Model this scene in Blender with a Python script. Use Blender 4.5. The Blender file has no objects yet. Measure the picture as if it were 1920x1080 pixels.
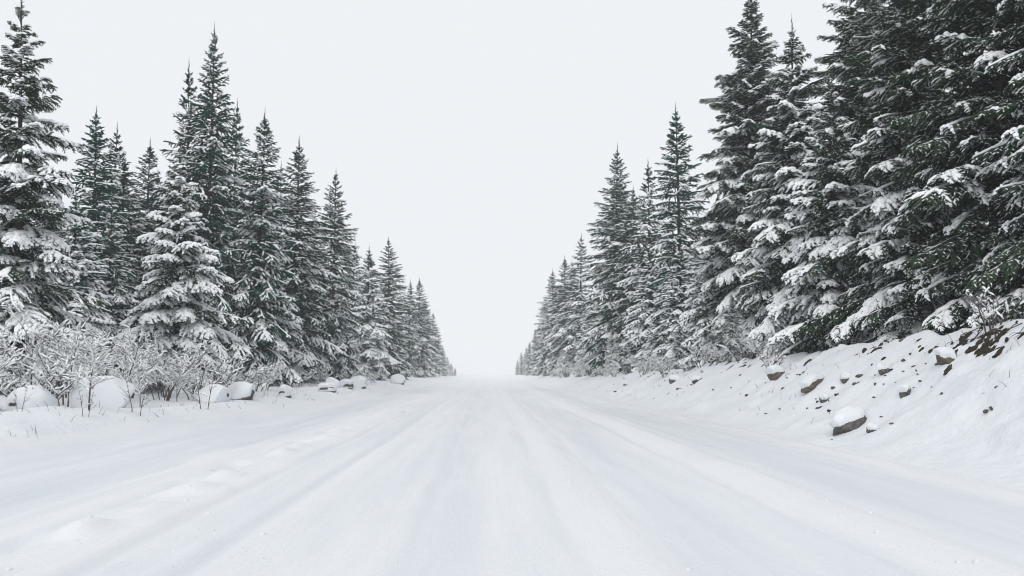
import bpy, bmesh, math, time
import numpy as np
from mathutils import Vector, noise as mnoise

T0 = time.time()
D = bpy.data
SC = bpy.context.scene
COL = SC.collection
R = math.radians

# ------------------------------------------------------------------ camera
cam_d = D.cameras.new('camera')
cam = D.objects.new('camera', cam_d)
COL.objects.link(cam)
cam_d.sensor_width = 36.0
cam_d.lens = 28.1
cam_d.clip_start = 0.05
cam_d.clip_end = 2000.0
cam_d.shift_y = 0.0422
cam.location = (0.0, 0.0, 1.25)
cam.rotation_euler = (R(93.0), 0.0, R(-1.6))
SC.camera = cam

# ------------------------------------------------------------------ overcast sky, weak soft sun
SUN_EL, SUN_AZ = R(42), R(195)            # azimuth measured from +Y towards +X
world = D.worlds.new('World')
SC.world = world
world.use_nodes = True
wn, wl = world.node_tree.nodes, world.node_tree.links
wn.clear()
w_out = wn.new('ShaderNodeOutputWorld')
w_bg = wn.new('ShaderNodeBackground')
w_sky = wn.new('ShaderNodeTexSky')
w_sky.sky_type = 'NISHITA'
w_sky.sun_disc = False
w_sky.sun_elevation = SUN_EL
w_sky.sun_rotation = SUN_AZ
w_mix = wn.new('ShaderNodeMix')
w_mix.data_type = 'RGBA'
w_mix.inputs['Factor'].default_value = 0.97            # closed cloud deck over the clear sky
w_mix.inputs['B'].default_value = (8.85, 9.10, 9.38, 1)
wl.new(w_sky.outputs['Color'], w_mix.inputs['A'])
wl.new(w_mix.outputs['Result'], w_bg.inputs['Color'])
w_bg.inputs['Strength'].default_value = 0.1
wl.new(w_bg.outputs['Background'], w_out.inputs['Surface'])

sun_d = D.lights.new('sun', 'SUN')
sun_d.energy = 1.35
sun_d.angle = R(40)
sun_d.color = (1.0, 0.97, 0.93)
sun = D.objects.new('sun', sun_d)
COL.objects.link(sun)
sd = Vector((math.sin(SUN_AZ) * math.cos(SUN_EL), math.cos(SUN_AZ) * math.cos(SUN_EL), math.sin(SUN_EL)))
sun.rotation_euler = (-sd).to_track_quat('-Z', 'Y').to_euler()
sun.location = (0, 0, 60)

vs = SC.view_settings
vs.view_transform = 'Standard'
vs.look = 'None'
vs.exposure = 0.0
vs.gamma = 1.0
vs.use_curve_mapping = False
cy = SC.cycles
cy.max_bounces = 6
cy.diffuse_bounces = 4
cy.glossy_bounces = 1
cy.transmission_bounces = 2
cy.volume_bounces = 2
cy.use_denoising = True
cy.filter_width = 1.0
cy.use_adaptive_sampling = True
cy.adaptive_threshold = 0.01
cy.caustics_reflective = False
cy.caustics_refractive = False


# ------------------------------------------------------------------ helpers
def tag(o, label=None, cat=None, group=None, kind=None):
    if label: o['label'] = label
    if cat: o['category'] = cat
    if group: o['group'] = group
    if kind: o['kind'] = kind
    return o


def empty(name, loc, rz=0.0, s=1.0):
    o = D.objects.new(name, None)
    o.empty_display_size = 0.2
    COL.objects.link(o)
    o.location = loc
    o.rotation_euler = (0, 0, rz)
    o.scale = (s, s, s)
    return o


def link(name, mesh, parent=None, loc=(0, 0, 0), rot=(0, 0, 0), scale=(1, 1, 1)):
    o = D.objects.new(name, mesh)
    COL.objects.link(o)
    if parent is not None: o.parent = parent
    o.location = loc
    o.rotation_euler = rot
    o.scale = scale
    return o


def mesh_from(name, V, F, mats, mi=None, smooth=True):
    """V (n,3), F (m,4) quads; mats list; mi per-face material index"""
    me = D.meshes.new(name)
    V = np.asarray(V, np.float32)
    F = np.asarray(F, np.int32)
    me.vertices.add(len(V))
    me.vertices.foreach_set('co', V.ravel())
    k = F.shape[1]
    me.loops.add(F.size)
    me.loops.foreach_set('vertex_index', F.ravel())
    me.polygons.add(len(F))
    me.polygons.foreach_set('loop_start', np.arange(0, F.size, k, dtype=np.int32))
    me.polygons.foreach_set('loop_total', np.full(len(F), k, np.int32))
    for m in mats: me.materials.append(m)
    if mi is not None: me.polygons.foreach_set('material_index', np.asarray(mi, np.int32))
    me.polygons.foreach_set('use_smooth', np.full(len(F), smooth, bool))
    me.update()
    return me


class MB:
    """collects quad tubes"""
    def __init__(s):
        s.V, s.F, s.M, s.n = [], [], [], 0

    def add(s, V, F, m=0):
        s.V.append(V)
        s.F.append(F + s.n)
        s.M.append(np.full(len(F), m, np.int32))
        s.n += len(V)

    def tube(s, P, Rr, sides=3, flat=1.0, m=0):
        """P (N,k,3) polylines, Rr (N,k) radii"""
        P = np.asarray(P, float)
        Rr = np.asarray(Rr, float)
        if P.ndim == 2: P, Rr = P[None], Rr[None]
        N, k, _ = P.shape
        if N == 0: return
        T = np.gradient(P, axis=1)
        T /= np.linalg.norm(T, axis=2, keepdims=True) + 1e-9
        S = np.cross(T, np.array([0, 0, 1.0]))
        ln = np.linalg.norm(S, axis=2, keepdims=True)
        S = np.where(ln > 0.08, S / np.maximum(ln, 1e-6), np.array([1.0, 0, 0]))
        U = np.cross(S, T)
        a = np.arange(sides) * 2 * math.pi / sides + math.pi / 2
        ring = P[:, :, None, :] + Rr[:, :, None, None] * (
            np.cos(a)[None, None, :, None] * S[:, :, None, :] + flat * np.sin(a)[None, None, :, None] * U[:, :, None, :])
        V = ring.reshape(-1, 3)
        i = np.arange(k - 1)[:, None] * sides
        j = np.arange(sides)[None, :]
        j2 = (j + 1) % sides
        f = np.stack([i + j, i + j2, i + sides + j2, i + sides + j], -1).reshape(-1, 4)
        F = (f[None] + (np.arange(N) * k * sides)[:, None, None]).reshape(-1, 4)
        s.add(V, F, m)

    def arrays(s):
        if not s.V: return np.zeros((0, 3)), np.zeros((0, 4), int), np.zeros(0, int)
        return np.concatenate(s.V), np.concatenate(s.F), np.concatenate(s.M)

    def mesh(s, name, mats):
        V, F, M = s.arrays()
        return mesh_from(name, V, F, mats, M)


#TERRAIN-BEGIN
def _h(ix, iy, seed):
    n = (ix * 374761393 + iy * 668265263 + seed * 974711) & 0x7fffffff
    n = ((n ^ (n >> 13)) * 1274126177) & 0x7fffffff
    n = (n ^ (n >> 16)) & 0xffff
    return n / 65535.0


def vn(x, y, seed=0):
    """smooth value noise, 0..1"""
    x = np.asarray(x, float); y = np.asarray(y, float)
    xf, yf = np.floor(x), np.floor(y)
    ix, iy = xf.astype(np.int64), yf.astype(np.int64)
    u, v = x - xf, y - yf
    u = u * u * u * (u * (u * 6 - 15) + 10); v = v * v * v * (v * (v * 6 - 15) + 10)
    a = _h(ix, iy, seed); b = _h(ix + 1, iy, seed); c = _h(ix, iy + 1, seed); d = _h(ix + 1, iy + 1, seed)
    return (a * (1 - u) + b * u) * (1 - v) + (c * (1 - u) + d * u) * v


def fbm(x, y, seed=0, o=4):
    s, a, t = 0, 0.5, 0
    for k in range(o):
        s = s + a * (vn(x * 2 ** k + 17.3 * k, y * 2 ** k - 9.1 * k, seed + k) - 0.5); t += a; a *= 0.5
    return s / t * 2          # about -1..1


def sst(a, b, x):
    t = np.clip((x - a) / (b - a), 0, 1)
    return t * t * (3 - 2 * t)


XL, XR = -6.9, 5.75            # edges of the ploughed road


def height(x, y):
    x = np.asarray(x, float); y = np.asarray(y, float)
    xs = x + 0.10 * (vn(y * 0.11, 3.3 + 0 * y, 5) - 0.5)
    g = lambda c, w: np.exp(-((xs - c) / w) ** 2)
    along = lambda sc, sd: vn(y * sc, 0 * y + 1.7, sd)
    road = (0.055 * g(3.05, 0.26) * (0.5 + along(0.5, 11)) + 0.034 * g(0.95, 0.20) * (0.4 + along(0.7, 12))
            - 0.030 * g(2.0, 0.55) - 0.030 * g(4.25, 0.6) - 0.022 * g(-0.2, 0.6)
            - 0.014 * g(-1.98, 0.12) * (0.3 + along(0.9, 13)) + 0.014 * g(-1.75, 0.16) * along(0.8, 14)
            + 0.03 * g(-3.0, 0.35) * (0.4 + along(0.4, 15))
            + 0.05 * g(-5.2, 0.5) * along(0.3, 18) + 0.035 * g(5.35, 0.16) * (0.4 + along(0.8, 19)))
    ruts = 0
    for c, w, dp in ((-2.62, 0.07, 0.030), (-1.98, 0.07, 0.020), (-0.62, 0.07, 0.010), (0.62, 0.10, 0.015), (1.30, 0.08, 0.013), (2.66, 0.08, 0.028), (3.45, 0.09, 0.025), (-4.3, 0.08, 0.030), (4.95, 0.06, 0.026)):
        q = xs - c - 0.05 * (vn(y * 0.23, 0 * y + c, 61) - 0.5)
        wv = (0.25 + 1.1 * vn(y * 0.55, 0 * y + c * 3, 62))
        ruts = ruts + dp * wv * (-np.exp(-(q / w) ** 2) + 0.55 * np.exp(-((q - 2.1 * w) / (0.9 * w)) ** 2) * vn(y * 3.1, 0 * y + c, 63) + 0.45 * np.exp(-((q + 2.1 * w) / (0.9 * w)) ** 2) * vn(y * 2.7, 0 * y + c, 64))
    lump = np.clip(vn(xs * 2.2, y * 1.9, 21) - 0.46, 0, 1) * 0.26 * g(-3.15, 0.24)
    pit = -np.clip(vn(xs * 2.6 + 5, y * 1.5, 22) - 0.55, 0, 1) * 0.30 * g(-3.5, 0.22)
    fine = 0.016 * fbm(x * 1.4, y * 0.4, 31, 4) + 0.009 * fbm(x * 5, y * 0.8, 37, 3)
    near = np.clip(1 - (y - 60) / 120, 0, 1)
    z = (1.4 * road + ruts + 0.75 * lump + 0.8 * pit) * near + fine
    # left verge
    tl = sst(-5.9, -7.7, xs + 0.35 * fbm(0 * x + 2.0, y * 0.22, 41, 2))
    vl = 0.46 + 0.10 * fbm(x * 0.35, y * 0.3, 42, 3) + 0.07 * fbm(x * 1.2, y * 1.0, 43, 3) + 0.05 * np.clip(-x - 8, 0, 10)
    z = z + tl * vl
    mound = 0.16 * np.exp(-((x + 8.0) / 0.8) ** 2 - ((y - 13.6) / 2.0) ** 2) - 0.13 * np.exp(-((x + 8.9) / 0.7) ** 2 - ((y - 17) / 2.6) ** 2)
    z = z + mound
    # right bank
    hc = np.interp(y, [0, 14, 20, 35, 73, 150, 300], [2.15, 2.08, 1.86, 1.42, 0.95, 0.7, 0.5])
    lipn = 0.35 * fbm(0 * x + 7.0, y * 0.35, 51, 3)
    tr = np.clip((x - 5.7) / (3.25 + lipn), 0, 1)
    prof = 0.45 * tr ** 1.15 + 0.55 * tr * tr * (3 - 2 * tr)
    inb = sst(5.6, 6.6, x)
    rough = 0.16 * fbm(x * 0.7, y * 0.6, 52, 3) + 0.12 * fbm(x * 1.9, y * 1.6, 53, 3) + 0.06 * fbm(x * 5, y * 4, 54, 3) * sst(6.4, 8.2, x)
    gully = -0.12 * np.clip(vn((x + 0.55 * y) * 0.9, (x - y) * 0.25, 55) - 0.62, 0, 1) * inb
    lip = 0.10 * np.exp(-((x - (8.95 + lipn)) / 0.28) ** 2) * vn(y * 1.1, 0 * y + 4.4, 56)
    z = z + hc * prof + inb * rough * (0.45 + 0.55 * np.clip(1 - y / 160, 0, 1)) + gully + lip * np.clip(hc, 0, 1)
    # far lie of the land
    z = z + 0.02 * np.clip(x - 9.5, 0, 60) + 0.02 * np.clip(-x - 14, 0, 60)
    return z


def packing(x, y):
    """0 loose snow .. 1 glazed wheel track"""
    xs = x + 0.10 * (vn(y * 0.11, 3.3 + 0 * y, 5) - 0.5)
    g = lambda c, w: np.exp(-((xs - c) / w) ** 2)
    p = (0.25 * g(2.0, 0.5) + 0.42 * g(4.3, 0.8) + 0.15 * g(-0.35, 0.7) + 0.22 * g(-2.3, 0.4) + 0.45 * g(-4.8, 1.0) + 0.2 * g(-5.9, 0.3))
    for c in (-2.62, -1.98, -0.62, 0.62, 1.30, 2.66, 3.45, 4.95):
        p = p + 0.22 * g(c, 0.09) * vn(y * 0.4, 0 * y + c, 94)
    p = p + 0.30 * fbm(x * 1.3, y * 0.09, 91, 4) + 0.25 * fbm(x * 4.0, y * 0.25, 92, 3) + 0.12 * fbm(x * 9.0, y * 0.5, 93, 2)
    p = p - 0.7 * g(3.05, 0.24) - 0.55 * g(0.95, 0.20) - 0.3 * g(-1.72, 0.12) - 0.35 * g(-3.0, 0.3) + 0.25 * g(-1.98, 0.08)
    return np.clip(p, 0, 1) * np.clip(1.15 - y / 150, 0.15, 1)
#TERRAIN-END


# ------------------------------------------------------------------ materials
def new_mat(name):
    m = D.materials.new(name)
    m.use_nodes = True
    n, l = m.node_tree.nodes, m.node_tree.links
    return m, n, l, n['Principled BSDF']


def noise_node(n, l, scale, detail=4, rough=0.6, coord='Object', vec=None):
    tc = n.new('ShaderNodeTexCoord')
    t = n.new('ShaderNodeTexNoise')
    t.inputs['Scale'].default_value = scale
    t.inputs['Detail'].default_value = detail
    t.inputs['Roughness'].default_value = rough
    l.new(vec if vec is not None else tc.outputs[coord], t.inputs['Vector'])
    return t


def ramp(n, l, src, stops):
    r = n.new('ShaderNodeValToRGB')
    e = r.color_ramp.elements
    while len(e) > 1: e.remove(e[-1])
    e[0].position, e[0].color = stops[0][0], (*stops[0][1], 1)
    for p, c in stops[1:]:
        q = e.new(p); q.color = (*c, 1)
    l.new(src, r.inputs['Fac'])
    return r


def bump(n, l, b, src, strength, dist):
    bp = n.new('ShaderNodeBump')
    bp.inputs['Strength'].default_value = strength
    bp.inputs['Distance'].default_value = dist
    l.new(src, bp.inputs['Height'])
    l.new(bp.outputs['Normal'], b.inputs['Normal'])
    return bp


def snow_material(name, c1, c2, stretch=None, bs=0.35, bscale=9.0):
    m, n, l, b = new_mat(name)
    vec = None
    if stretch:
        tc = n.new('ShaderNodeTexCoord')
        mp = n.new('ShaderNodeMapping')
        mp.inputs['Scale'].default_value = stretch
        l.new(tc.outputs['Object'], mp.inputs['Vector'])
        vec = mp.outputs['Vector']
    t = noise_node(n, l, 0.9, 5, 0.6, vec=vec)
    rp = ramp(n, l, t.outputs['Fac'], [(0.3, c1), (0.7, c2)])
    l.new(rp.outputs['Color'], b.inputs['Base Color'])
    b.inputs['Roughness'].default_value = 0.75
    b.inputs['Specular IOR Level'].default_value = 0.18
    t2 = noise_node(n, l, bscale, 6, 0.62, vec=vec)
    bump(n, l, b, t2.outputs['Fac'], bs, 0.05)
    return m


M_ROAD = snow_material('packed_snow', (0.70, 0.722, 0.755), (0.75, 0.768, 0.793), (1.3, 0.16, 1.0), 0.35, 5.0)
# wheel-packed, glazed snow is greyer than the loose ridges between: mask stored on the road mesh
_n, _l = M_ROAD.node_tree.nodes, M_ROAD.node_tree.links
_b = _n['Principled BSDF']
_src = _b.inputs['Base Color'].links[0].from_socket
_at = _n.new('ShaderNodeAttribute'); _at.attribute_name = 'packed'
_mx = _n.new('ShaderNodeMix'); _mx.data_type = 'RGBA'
_mx.inputs['B'].default_value = (0.57, 0.607, 0.657, 1)  # packed-snow tone, darkened further to paint in lens falloff at the road sides
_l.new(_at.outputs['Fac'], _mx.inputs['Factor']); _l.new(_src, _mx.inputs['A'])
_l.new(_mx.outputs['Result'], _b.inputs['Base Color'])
_g = noise_node(_n, _l, 22.0, 5, 0.7)
_bp = _n.new('ShaderNodeBump'); _bp.inputs['Strength'].default_value = 0.35; _bp.inputs['Distance'].default_value = 0.03
_l.new(_g.outputs['Fac'], _bp.inputs['Height'])
_l.new(_b.inputs['Normal'].links[0].from_socket, _bp.inputs['Normal'])
_l.new(_bp.outputs['Normal'], _b.inputs['Normal'])
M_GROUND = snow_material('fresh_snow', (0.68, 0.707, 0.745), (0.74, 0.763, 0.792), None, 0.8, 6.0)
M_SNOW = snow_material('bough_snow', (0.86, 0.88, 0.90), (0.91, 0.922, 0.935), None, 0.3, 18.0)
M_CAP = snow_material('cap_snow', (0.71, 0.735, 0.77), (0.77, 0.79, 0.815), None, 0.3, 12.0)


def needle_material(name, dark, light, frost):
    m, n, l, b = new_mat(name)
    t = noise_node(n, l, 3.2, 4, 0.65)
    rp = ramp(n, l, t.outputs['Fac'], [(0.28, dark), (0.72, light)])
    oi = n.new('ShaderNodeObjectInfo')
    hs = n.new('ShaderNodeHueSaturation')
    mr = n.new('ShaderNodeMapRange')
    mr.inputs['To Min'].default_value = 0.72
    mr.inputs['To Max'].default_value = 1.25
    l.new(oi.outputs['Random'], mr.inputs['Value'])
    l.new(mr.outputs['Result'], hs.inputs['Value'])
    l.new(rp.outputs['Color'], hs.inputs['Color'])
    # rime sits on the upper side of the twigs
    geo = n.new('ShaderNodeNewGeometry')
    sep = n.new('ShaderNodeSeparateXYZ')
    l.new(geo.outputs['Normal'], sep.inputs['Vector'])
    t2 = noise_node(n, l, 11.0, 3, 0.7)
    ad = n.new('ShaderNodeMath'); ad.operation = 'MULTIPLY_ADD'
    ad.inputs[1].default_value = 0.55; 
    l.new(sep.outputs['Z'], ad.inputs[0]); l.new(t2.outputs['Fac'], ad.inputs[2])
    fr = n.new('ShaderNodeMapRange')
    fr.inputs['From Min'].default_value = 0.55; fr.inputs['From Max'].default_value = 1.05
    fr.inputs['To Max'].default_value = frost
    l.new(ad.outputs['Value'], fr.inputs['Value'])
    mx = n.new('ShaderNodeMix'); mx.data_type = 'RGBA'
    mx.inputs['B'].default_value = (0.80, 0.83, 0.85, 1)
    l.new(fr.outputs['Result'], mx.inputs['Factor']); l.new(hs.outputs['Color'], mx.inputs['A'])
    l.new(mx.outputs['Result'], b.inputs['Base Color'])
    b.inputs['Roughness'].default_value = 0.8
    b.inputs['Specular IOR Level'].default_value = 0.04
    return m


M_NEEDLE = needle_material('spruce_needles', (0.008, 0.029, 0.017), (0.042, 0.076, 0.036), 0.07)
M_NEEDLE_FAR = needle_material('spruce_needles_rimed', (0.004, 0.036, 0.026), (0.017, 0.078, 0.056), 0.04)


def simple_noise_mat(name, stops, scale, rough=0.85, bs=0.5, bd=0.03, bscale=None):
    m, n, l, b = new_mat(name)
    t = noise_node(n, l, scale, 6, 0.65)
    rp = ramp(n, l, t.outputs['Fac'], stops)
    l.new(rp.outputs['Color'], b.inputs['Base Color'])
    b.inputs['Roughness'].default_value = rough
    b.inputs['Specular IOR Level'].default_value = 0.25
    t2 = noise_node(n, l, bscale or scale * 3, 6, 0.65)
    bump(n, l, b, t2.outputs['Fac'], bs, bd)
    return m


M_BARK = simple_noise_mat('bark', [(0.3, (0.035, 0.028, 0.024)), (0.7, (0.10, 0.085, 0.075))], 9)
M_TWIG = simple_noise_mat('bare_twig', [(0.3, (0.058, 0.046, 0.048)), (0.7, (0.135, 0.112, 0.116))], 14)
M_ROCK = simple_noise_mat('granite', [(0.28, (0.045, 0.043, 0.041)), (0.5, (0.10, 0.098, 0.090)), (0.72, (0.20, 0.195, 0.18))], 16, 0.9, 0.8, 0.04, 14)
M_ROCKB = simple_noise_mat('brown_rock', [(0.28, (0.050, 0.040, 0.030)), (0.5, (0.115, 0.095, 0.072)), (0.72, (0.21, 0.185, 0.15))], 16, 0.9, 0.8, 0.04, 14)
M_EARTH = simple_noise_mat('bare_earth', [(0.25, (0.020, 0.016, 0.011)), (0.5, (0.042, 0.034, 0.022)), (0.75, (0.095, 0.077, 0.050))], 16, 0.95, 0.9, 0.05, 12)


# ------------------------------------------------------------------ the ground
def sheet(name, xs, ys, mat, label):
    X, Y = np.meshgrid(xs, ys)
    Z = height(X, Y)
    V = np.stack([X, Y, Z], -1).reshape(-1, 3)
    nx, ny = len(xs), len(ys)
    i = np.arange(ny - 1)[:, None] * nx + np.arange(nx - 1)[None, :]
    F = np.stack([i, i + 1, i + nx + 1, i + nx], -1).reshape(-1, 4)
    o = link(name, mesh_from(name, V, F, [mat]))
    tag(o, label, kind='structure')
    return o


YS = np.concatenate([[-40, -25, -15, -8, -4, -1.5, 0.5], np.geomspace(2.0, 150, 440), np.geomspace(155, 700, 40)])
RX = [np.linspace(XL, XR, 170)]
for c in (-4.3, -3.2, -2.62, -1.98, -0.62, 0.62, 1.30, 2.66, 3.45, 4.95):
    RX.append(c + np.linspace(-0.22, 0.22, 15))
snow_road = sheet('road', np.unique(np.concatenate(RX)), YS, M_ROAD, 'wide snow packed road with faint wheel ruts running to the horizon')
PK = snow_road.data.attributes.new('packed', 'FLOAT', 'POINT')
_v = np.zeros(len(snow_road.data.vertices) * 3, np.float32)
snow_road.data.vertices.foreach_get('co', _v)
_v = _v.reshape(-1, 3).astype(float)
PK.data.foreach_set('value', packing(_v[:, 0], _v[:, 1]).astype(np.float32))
snow_verge = sheet('verge', np.linspace(-14, XL, 78), YS, M_GROUND, 'lumpy snow covered verge along the left row of trees')
snow_bank = sheet('bank', np.linspace(XR, 12, 100), YS, M_GROUND, 'steep snow bank with dark stones rising beside the road')
sheet('ground', np.concatenate([-np.geomspace(400, 15, 26), [-14]]), YS, M_GROUND, 'snow covered forest floor behind the left trees')
sheet('ground', np.concatenate([[12], np.geomspace(13, 400, 26)]), YS, M_GROUND, 'snow covered forest floor on top of the bank')


# ------------------------------------------------------------------ spruce boughs
RNG = np.random.default_rng(11)


def make_bough(L, pitch, droop, tip, snow, seed, near):
    """one spruce bough growing along +X. Returns (needles MB, snow MB)"""
    g = np.random.default_rng(seed)
    W, S = MB(), MB()
    n = 14
    s = np.linspace(0, 1, n)
    ang = R(pitch) + R(droop) * s ** 1.2 + R(tip) * np.clip((s - 0.7) / 0.3, 0, 1)
    ds = L / (n - 1)
    ax = np.zeros((n, 3))
    ax[1:, 0] = np.cumsum(np.cos(ang[:-1]) * ds)
    ax[1:, 2] = np.cumsum(np.sin(ang[:-1]) * ds)
    ax[:, 1] = g.normal(0, 0.07) * L * s ** 2 + 0.02 * L * np.sin(s * 5 + g.uniform(0, 6))
    tg = np.gradient(ax, axis=0)
    tg /= np.linalg.norm(tg, axis=1, keepdims=True)

    def at(q):
        return (np.array([np.interp(q, s, ax[:, k]) for k in range(3)]).T,
                np.array([np.interp(q, s, tg[:, k]) for k in range(3)]).T)

    W.tube(ax, (0.014 * L ** 0.6) * (1 - s) + 0.004, 4 if near else 3, m=1)
    wf = 0.017 if near else 0.028
    # needles on the outer axis
    q = np.linspace(0.45, 1.0, 7)
    pa, _ = at(q)
    W.tube(pa, wf * np.array([0.5, 1, 1, 1.1, 1.1, 1.0, 0.3]), 4)
    d = 0.085 if near else 0.17
    nl = max(6, int(L / d))
    k = 5 if near else 4
    u = np.linspace(0, 1, k)
    LP, LR, SP, SR, TP, TR, QP, QR = [], [], [], [], [], [], [], []
    patch = g.uniform(0, 50)
    for side in (-1, 1):
        for j in range(nl):
            q = 0.07 + 0.91 * (j + g.uniform(0.1, 0.9)) / nl
            p0, t0 = at(np.array([q]))
            p0, t0 = p0[0], t0[0]
            ell = L * 0.38 * (1 - q) ** 0.65 * min(1, 0.3 + q / 0.3) * g.uniform(0.7, 1.2) + 0.07
            ell = min(ell, 0.70)
            a = R(g.normal(50, 13))
            sv = np.array([-t0[1], t0[0], 0]) * side
            sv /= np.linalg.norm(sv)
            dv = math.cos(a) * t0 + math.sin(a) * sv
            dv[2] += g.normal(-0.08, 0.17) - 0.12 * snow
            dr = g.uniform(0.08, 0.32) + 0.15 * snow
            P = p0 + ell * (u[:, None] * dv + (u ** 2)[:, None] * np.array([0, 0, -dr]))
            LP.append(P)
            LR.append(wf * np.array([0.35, 0.95, 1.0, 0.95, 0.25] if near else [0.5, 1.0, 1.0, 0.2]))
            has = vn(np.array([patch + q * L * 4.2]), np.array([side * 3.3 + 9.0]), seed % 97)[0]
            cov = snow * (0.45 + 0.75 * q)
            snowy = has < cov
            if snowy:
                u0 = g.uniform(-0.1, 0.4)
                while u0 < 0.85:
                    u1 = min(1.02, u0 + g.uniform(0.28, 0.65) * (0.7 + 0.6 * snow))
                    us = np.linspace(max(u0, 0), u1, k)
                    Ps = p0 + ell * (us[:, None] * dv + (us ** 2)[:, None] * np.array([0, 0, -dr]))
                    r = g.uniform(0.022, 0.044) * (0.7 + 0.85 * snow) * (1.0 if near else 1.35)
                    Ps[:, 2] += r * 0.8
                    pr = np.sin(np.linspace(0.35, math.pi - 0.30, k)) ** 0.6
                    SP.append(Ps)
                    SR.append(r * pr * g.uniform(0.75, 1.3, k))
                    u0 = u1 + g.exponential(0.10)
            # side twigs
            dsub = 0.052 if near else 0.15
            ns = int(ell / dsub)
            for e in range(ns):
                ue = (e + 0.6) / max(ns, 1)
                for sd2 in ((-1, 1) if near else (1 if e % 2 else -1,)):
                    pb = p0 + ell * (ue * dv + ue ** 2 * np.array([0, 0, -dr]))
                    ld = dv + 2 * ue * np.array([0, 0, -dr])
                    pv = np.array([-ld[1], ld[0], 0]) * sd2
                    pv /= np.linalg.norm(pv) + 1e-6
                    aa = R(g.normal(48, 9))
                    dd = math.cos(aa) * ld + math.sin(aa) * pv
                    dd[2] += g.normal(-0.14, 0.24)
                    le = (0.055 + 0.24 * ell * (1 - ue)) * g.uniform(0.6, 1.25)
                    if not near: le = le * 1.15 + 0.03
                    le = min(le, 0.22)
                    if near:
                        TP.append([pb, pb + dd * le * 0.5, pb + dd * le + np.array([0, 0, -0.12 * le])])
                        TR.append(0.0135 * np.array([0.55, 1.0, 0.15]))
                    else:
                        TP.append([pb, pb + dd * le])
                        TR.append(np.array([0.024, 0.004]))
                    if snowy and g.random() < (0.75 if near else 0.5):
                        r2 = g.uniform(0.015, 0.028) * (0.75 + 0.6 * snow) * (1 if near else 1.35)
                        o = np.array([0, 0, r2 * 0.75])
                        QP.append([pb + o * 0.8, pb + dd * le * 0.5 + o, pb + dd * le * g.uniform(0.8, 1.0) + o * 0.8])
                        QR.append(r2 * np.array([0.7, 1.0, 0.35]))
                    elif g.random() < (0.16 + 0.2 * snow if near else 0.05 + 0.12 * snow):
                        r2 = g.uniform(0.010, 0.016) * (1 if near else 1.5)
                        o = np.array([0, 0, r2 * 0.8])
                        QP.append([pb + dd * le * 0.2 + o, pb + dd * le * 0.6 + o, pb + dd * le + o * 0.6])
                        QR.append(r2 * np.array([0.4, 1.0, 0.3]))
    W.tube(np.array(LP), np.array(LR), 4 if near else 3)
    W.tube(np.array(TP), np.array(TR), 3)
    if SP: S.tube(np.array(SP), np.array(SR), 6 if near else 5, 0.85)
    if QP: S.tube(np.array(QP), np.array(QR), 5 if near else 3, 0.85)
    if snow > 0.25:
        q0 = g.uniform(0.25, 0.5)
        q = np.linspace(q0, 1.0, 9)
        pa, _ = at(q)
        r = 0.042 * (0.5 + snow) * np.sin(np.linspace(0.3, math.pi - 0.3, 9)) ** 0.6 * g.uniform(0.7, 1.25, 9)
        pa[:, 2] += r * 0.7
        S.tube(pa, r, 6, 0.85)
    else:
        q = np.linspace(0.3, 0.9, 4)
        pa, _ = at(q)
        pa[:, 2] += 0.014
        S.tube(pa, np.array([0.004, 0.016, 0.016, 0.004]), 4, 0.9)
    return W, S


# length, start pitch, droop along it, upturned tip
CLASSES = [(0.42, 46, -14, 8), (0.80, 30, -18, 10), (1.25, 14, -22, 12), (1.85, 2, -26, 16), (2.5, -6, -28, 20)]
SNOWS = [0.20, 0.50, 0.92]
LIB = {}
for near in (True, False):
    for ci, c in enumerate(CLASSES):
        for si, sn in enumerate(SNOWS):
            for v in range(2):
                W, S = make_bough(c[0], c[1], c[2] - 10 * sn, c[3] * (1 - sn), sn, 1000 + ci * 100 + si * 10 + v + (5 if near else 0), near)
                if near:
                    LIB[1, ci, si, v] = (W.mesh('bough', [M_NEEDLE, M_BARK]), S.mesh('bough_snow', [M_SNOW]))
                else:
                    LIB[0, ci, si, v] = (W.arrays(), S.arrays())
print('boughs', round(time.time() - T0, 1), sum(len(LIB[k][0].polygons) + len(LIB[k][1].polygons) for k in LIB if k[0]) * 2)


def tree_plan(H, Rm, snow, seed, spacing, nb, tier_jit=1.0):
    """list of boughs: (z, azimuth, class, snow variant, shape, scale, pitch change)"""
    g = np.random.default_rng(seed)
    out = []
    h = 0.30
    az = g.uniform(0, 6.28)
    wind = g.uniform(0, 6.28)
    while h < H - 0.30:
        t = h / H
        dtop = H - h
        Lh = max(0.20, Rm * math.tanh(0.40 * dtop / Rm) * (0.80 + 0.20 * min(1, t / 0.12)))
        m = nb if dtop > 4 else nb - 1
        az += g.uniform(0.3, 1.2)
        for i in range(m + (1 if t < 0.8 else 0)):
            inter = i >= m
            zz = h + g.uniform(-0.07, 0.07) * tier_jit + (0.18 if inter else 0)
            L = Lh * (g.uniform(0.72, 1.16) if not inter else g.uniform(0.45, 0.8))
            if g.random() < 0.06: L *= 1.22
            ci = int(np.argmin([abs(math.log(c[0] / L)) for c in CLASSES]))
            sc = L / CLASSES[ci][0]
            want = np.interp(t, [0, 0.25, 0.5, 0.72, 0.86, 1], [-14, -6, 4, 22, 38, 55]) + g.normal(0, 6)
            dp = float(np.clip(want - CLASSES[ci][1], -30, 34))
            a = az + i * 2 * math.pi / m + g.uniform(-0.35, 0.35)
            sv = snow * (1.02 - 0.66 * t * t) + g.normal(0, 0.20)
            si = 0 if sv < 0.30 else 1 if sv < 0.66 else 2
            out.append((zz, a, ci, si, int(g.integers(2)), sc, dp, float(g.normal(0, 6))))
        h += (spacing * (1.12 - 0.30 * t)) * g.uniform(0.8, 1.2)
    return out


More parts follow.
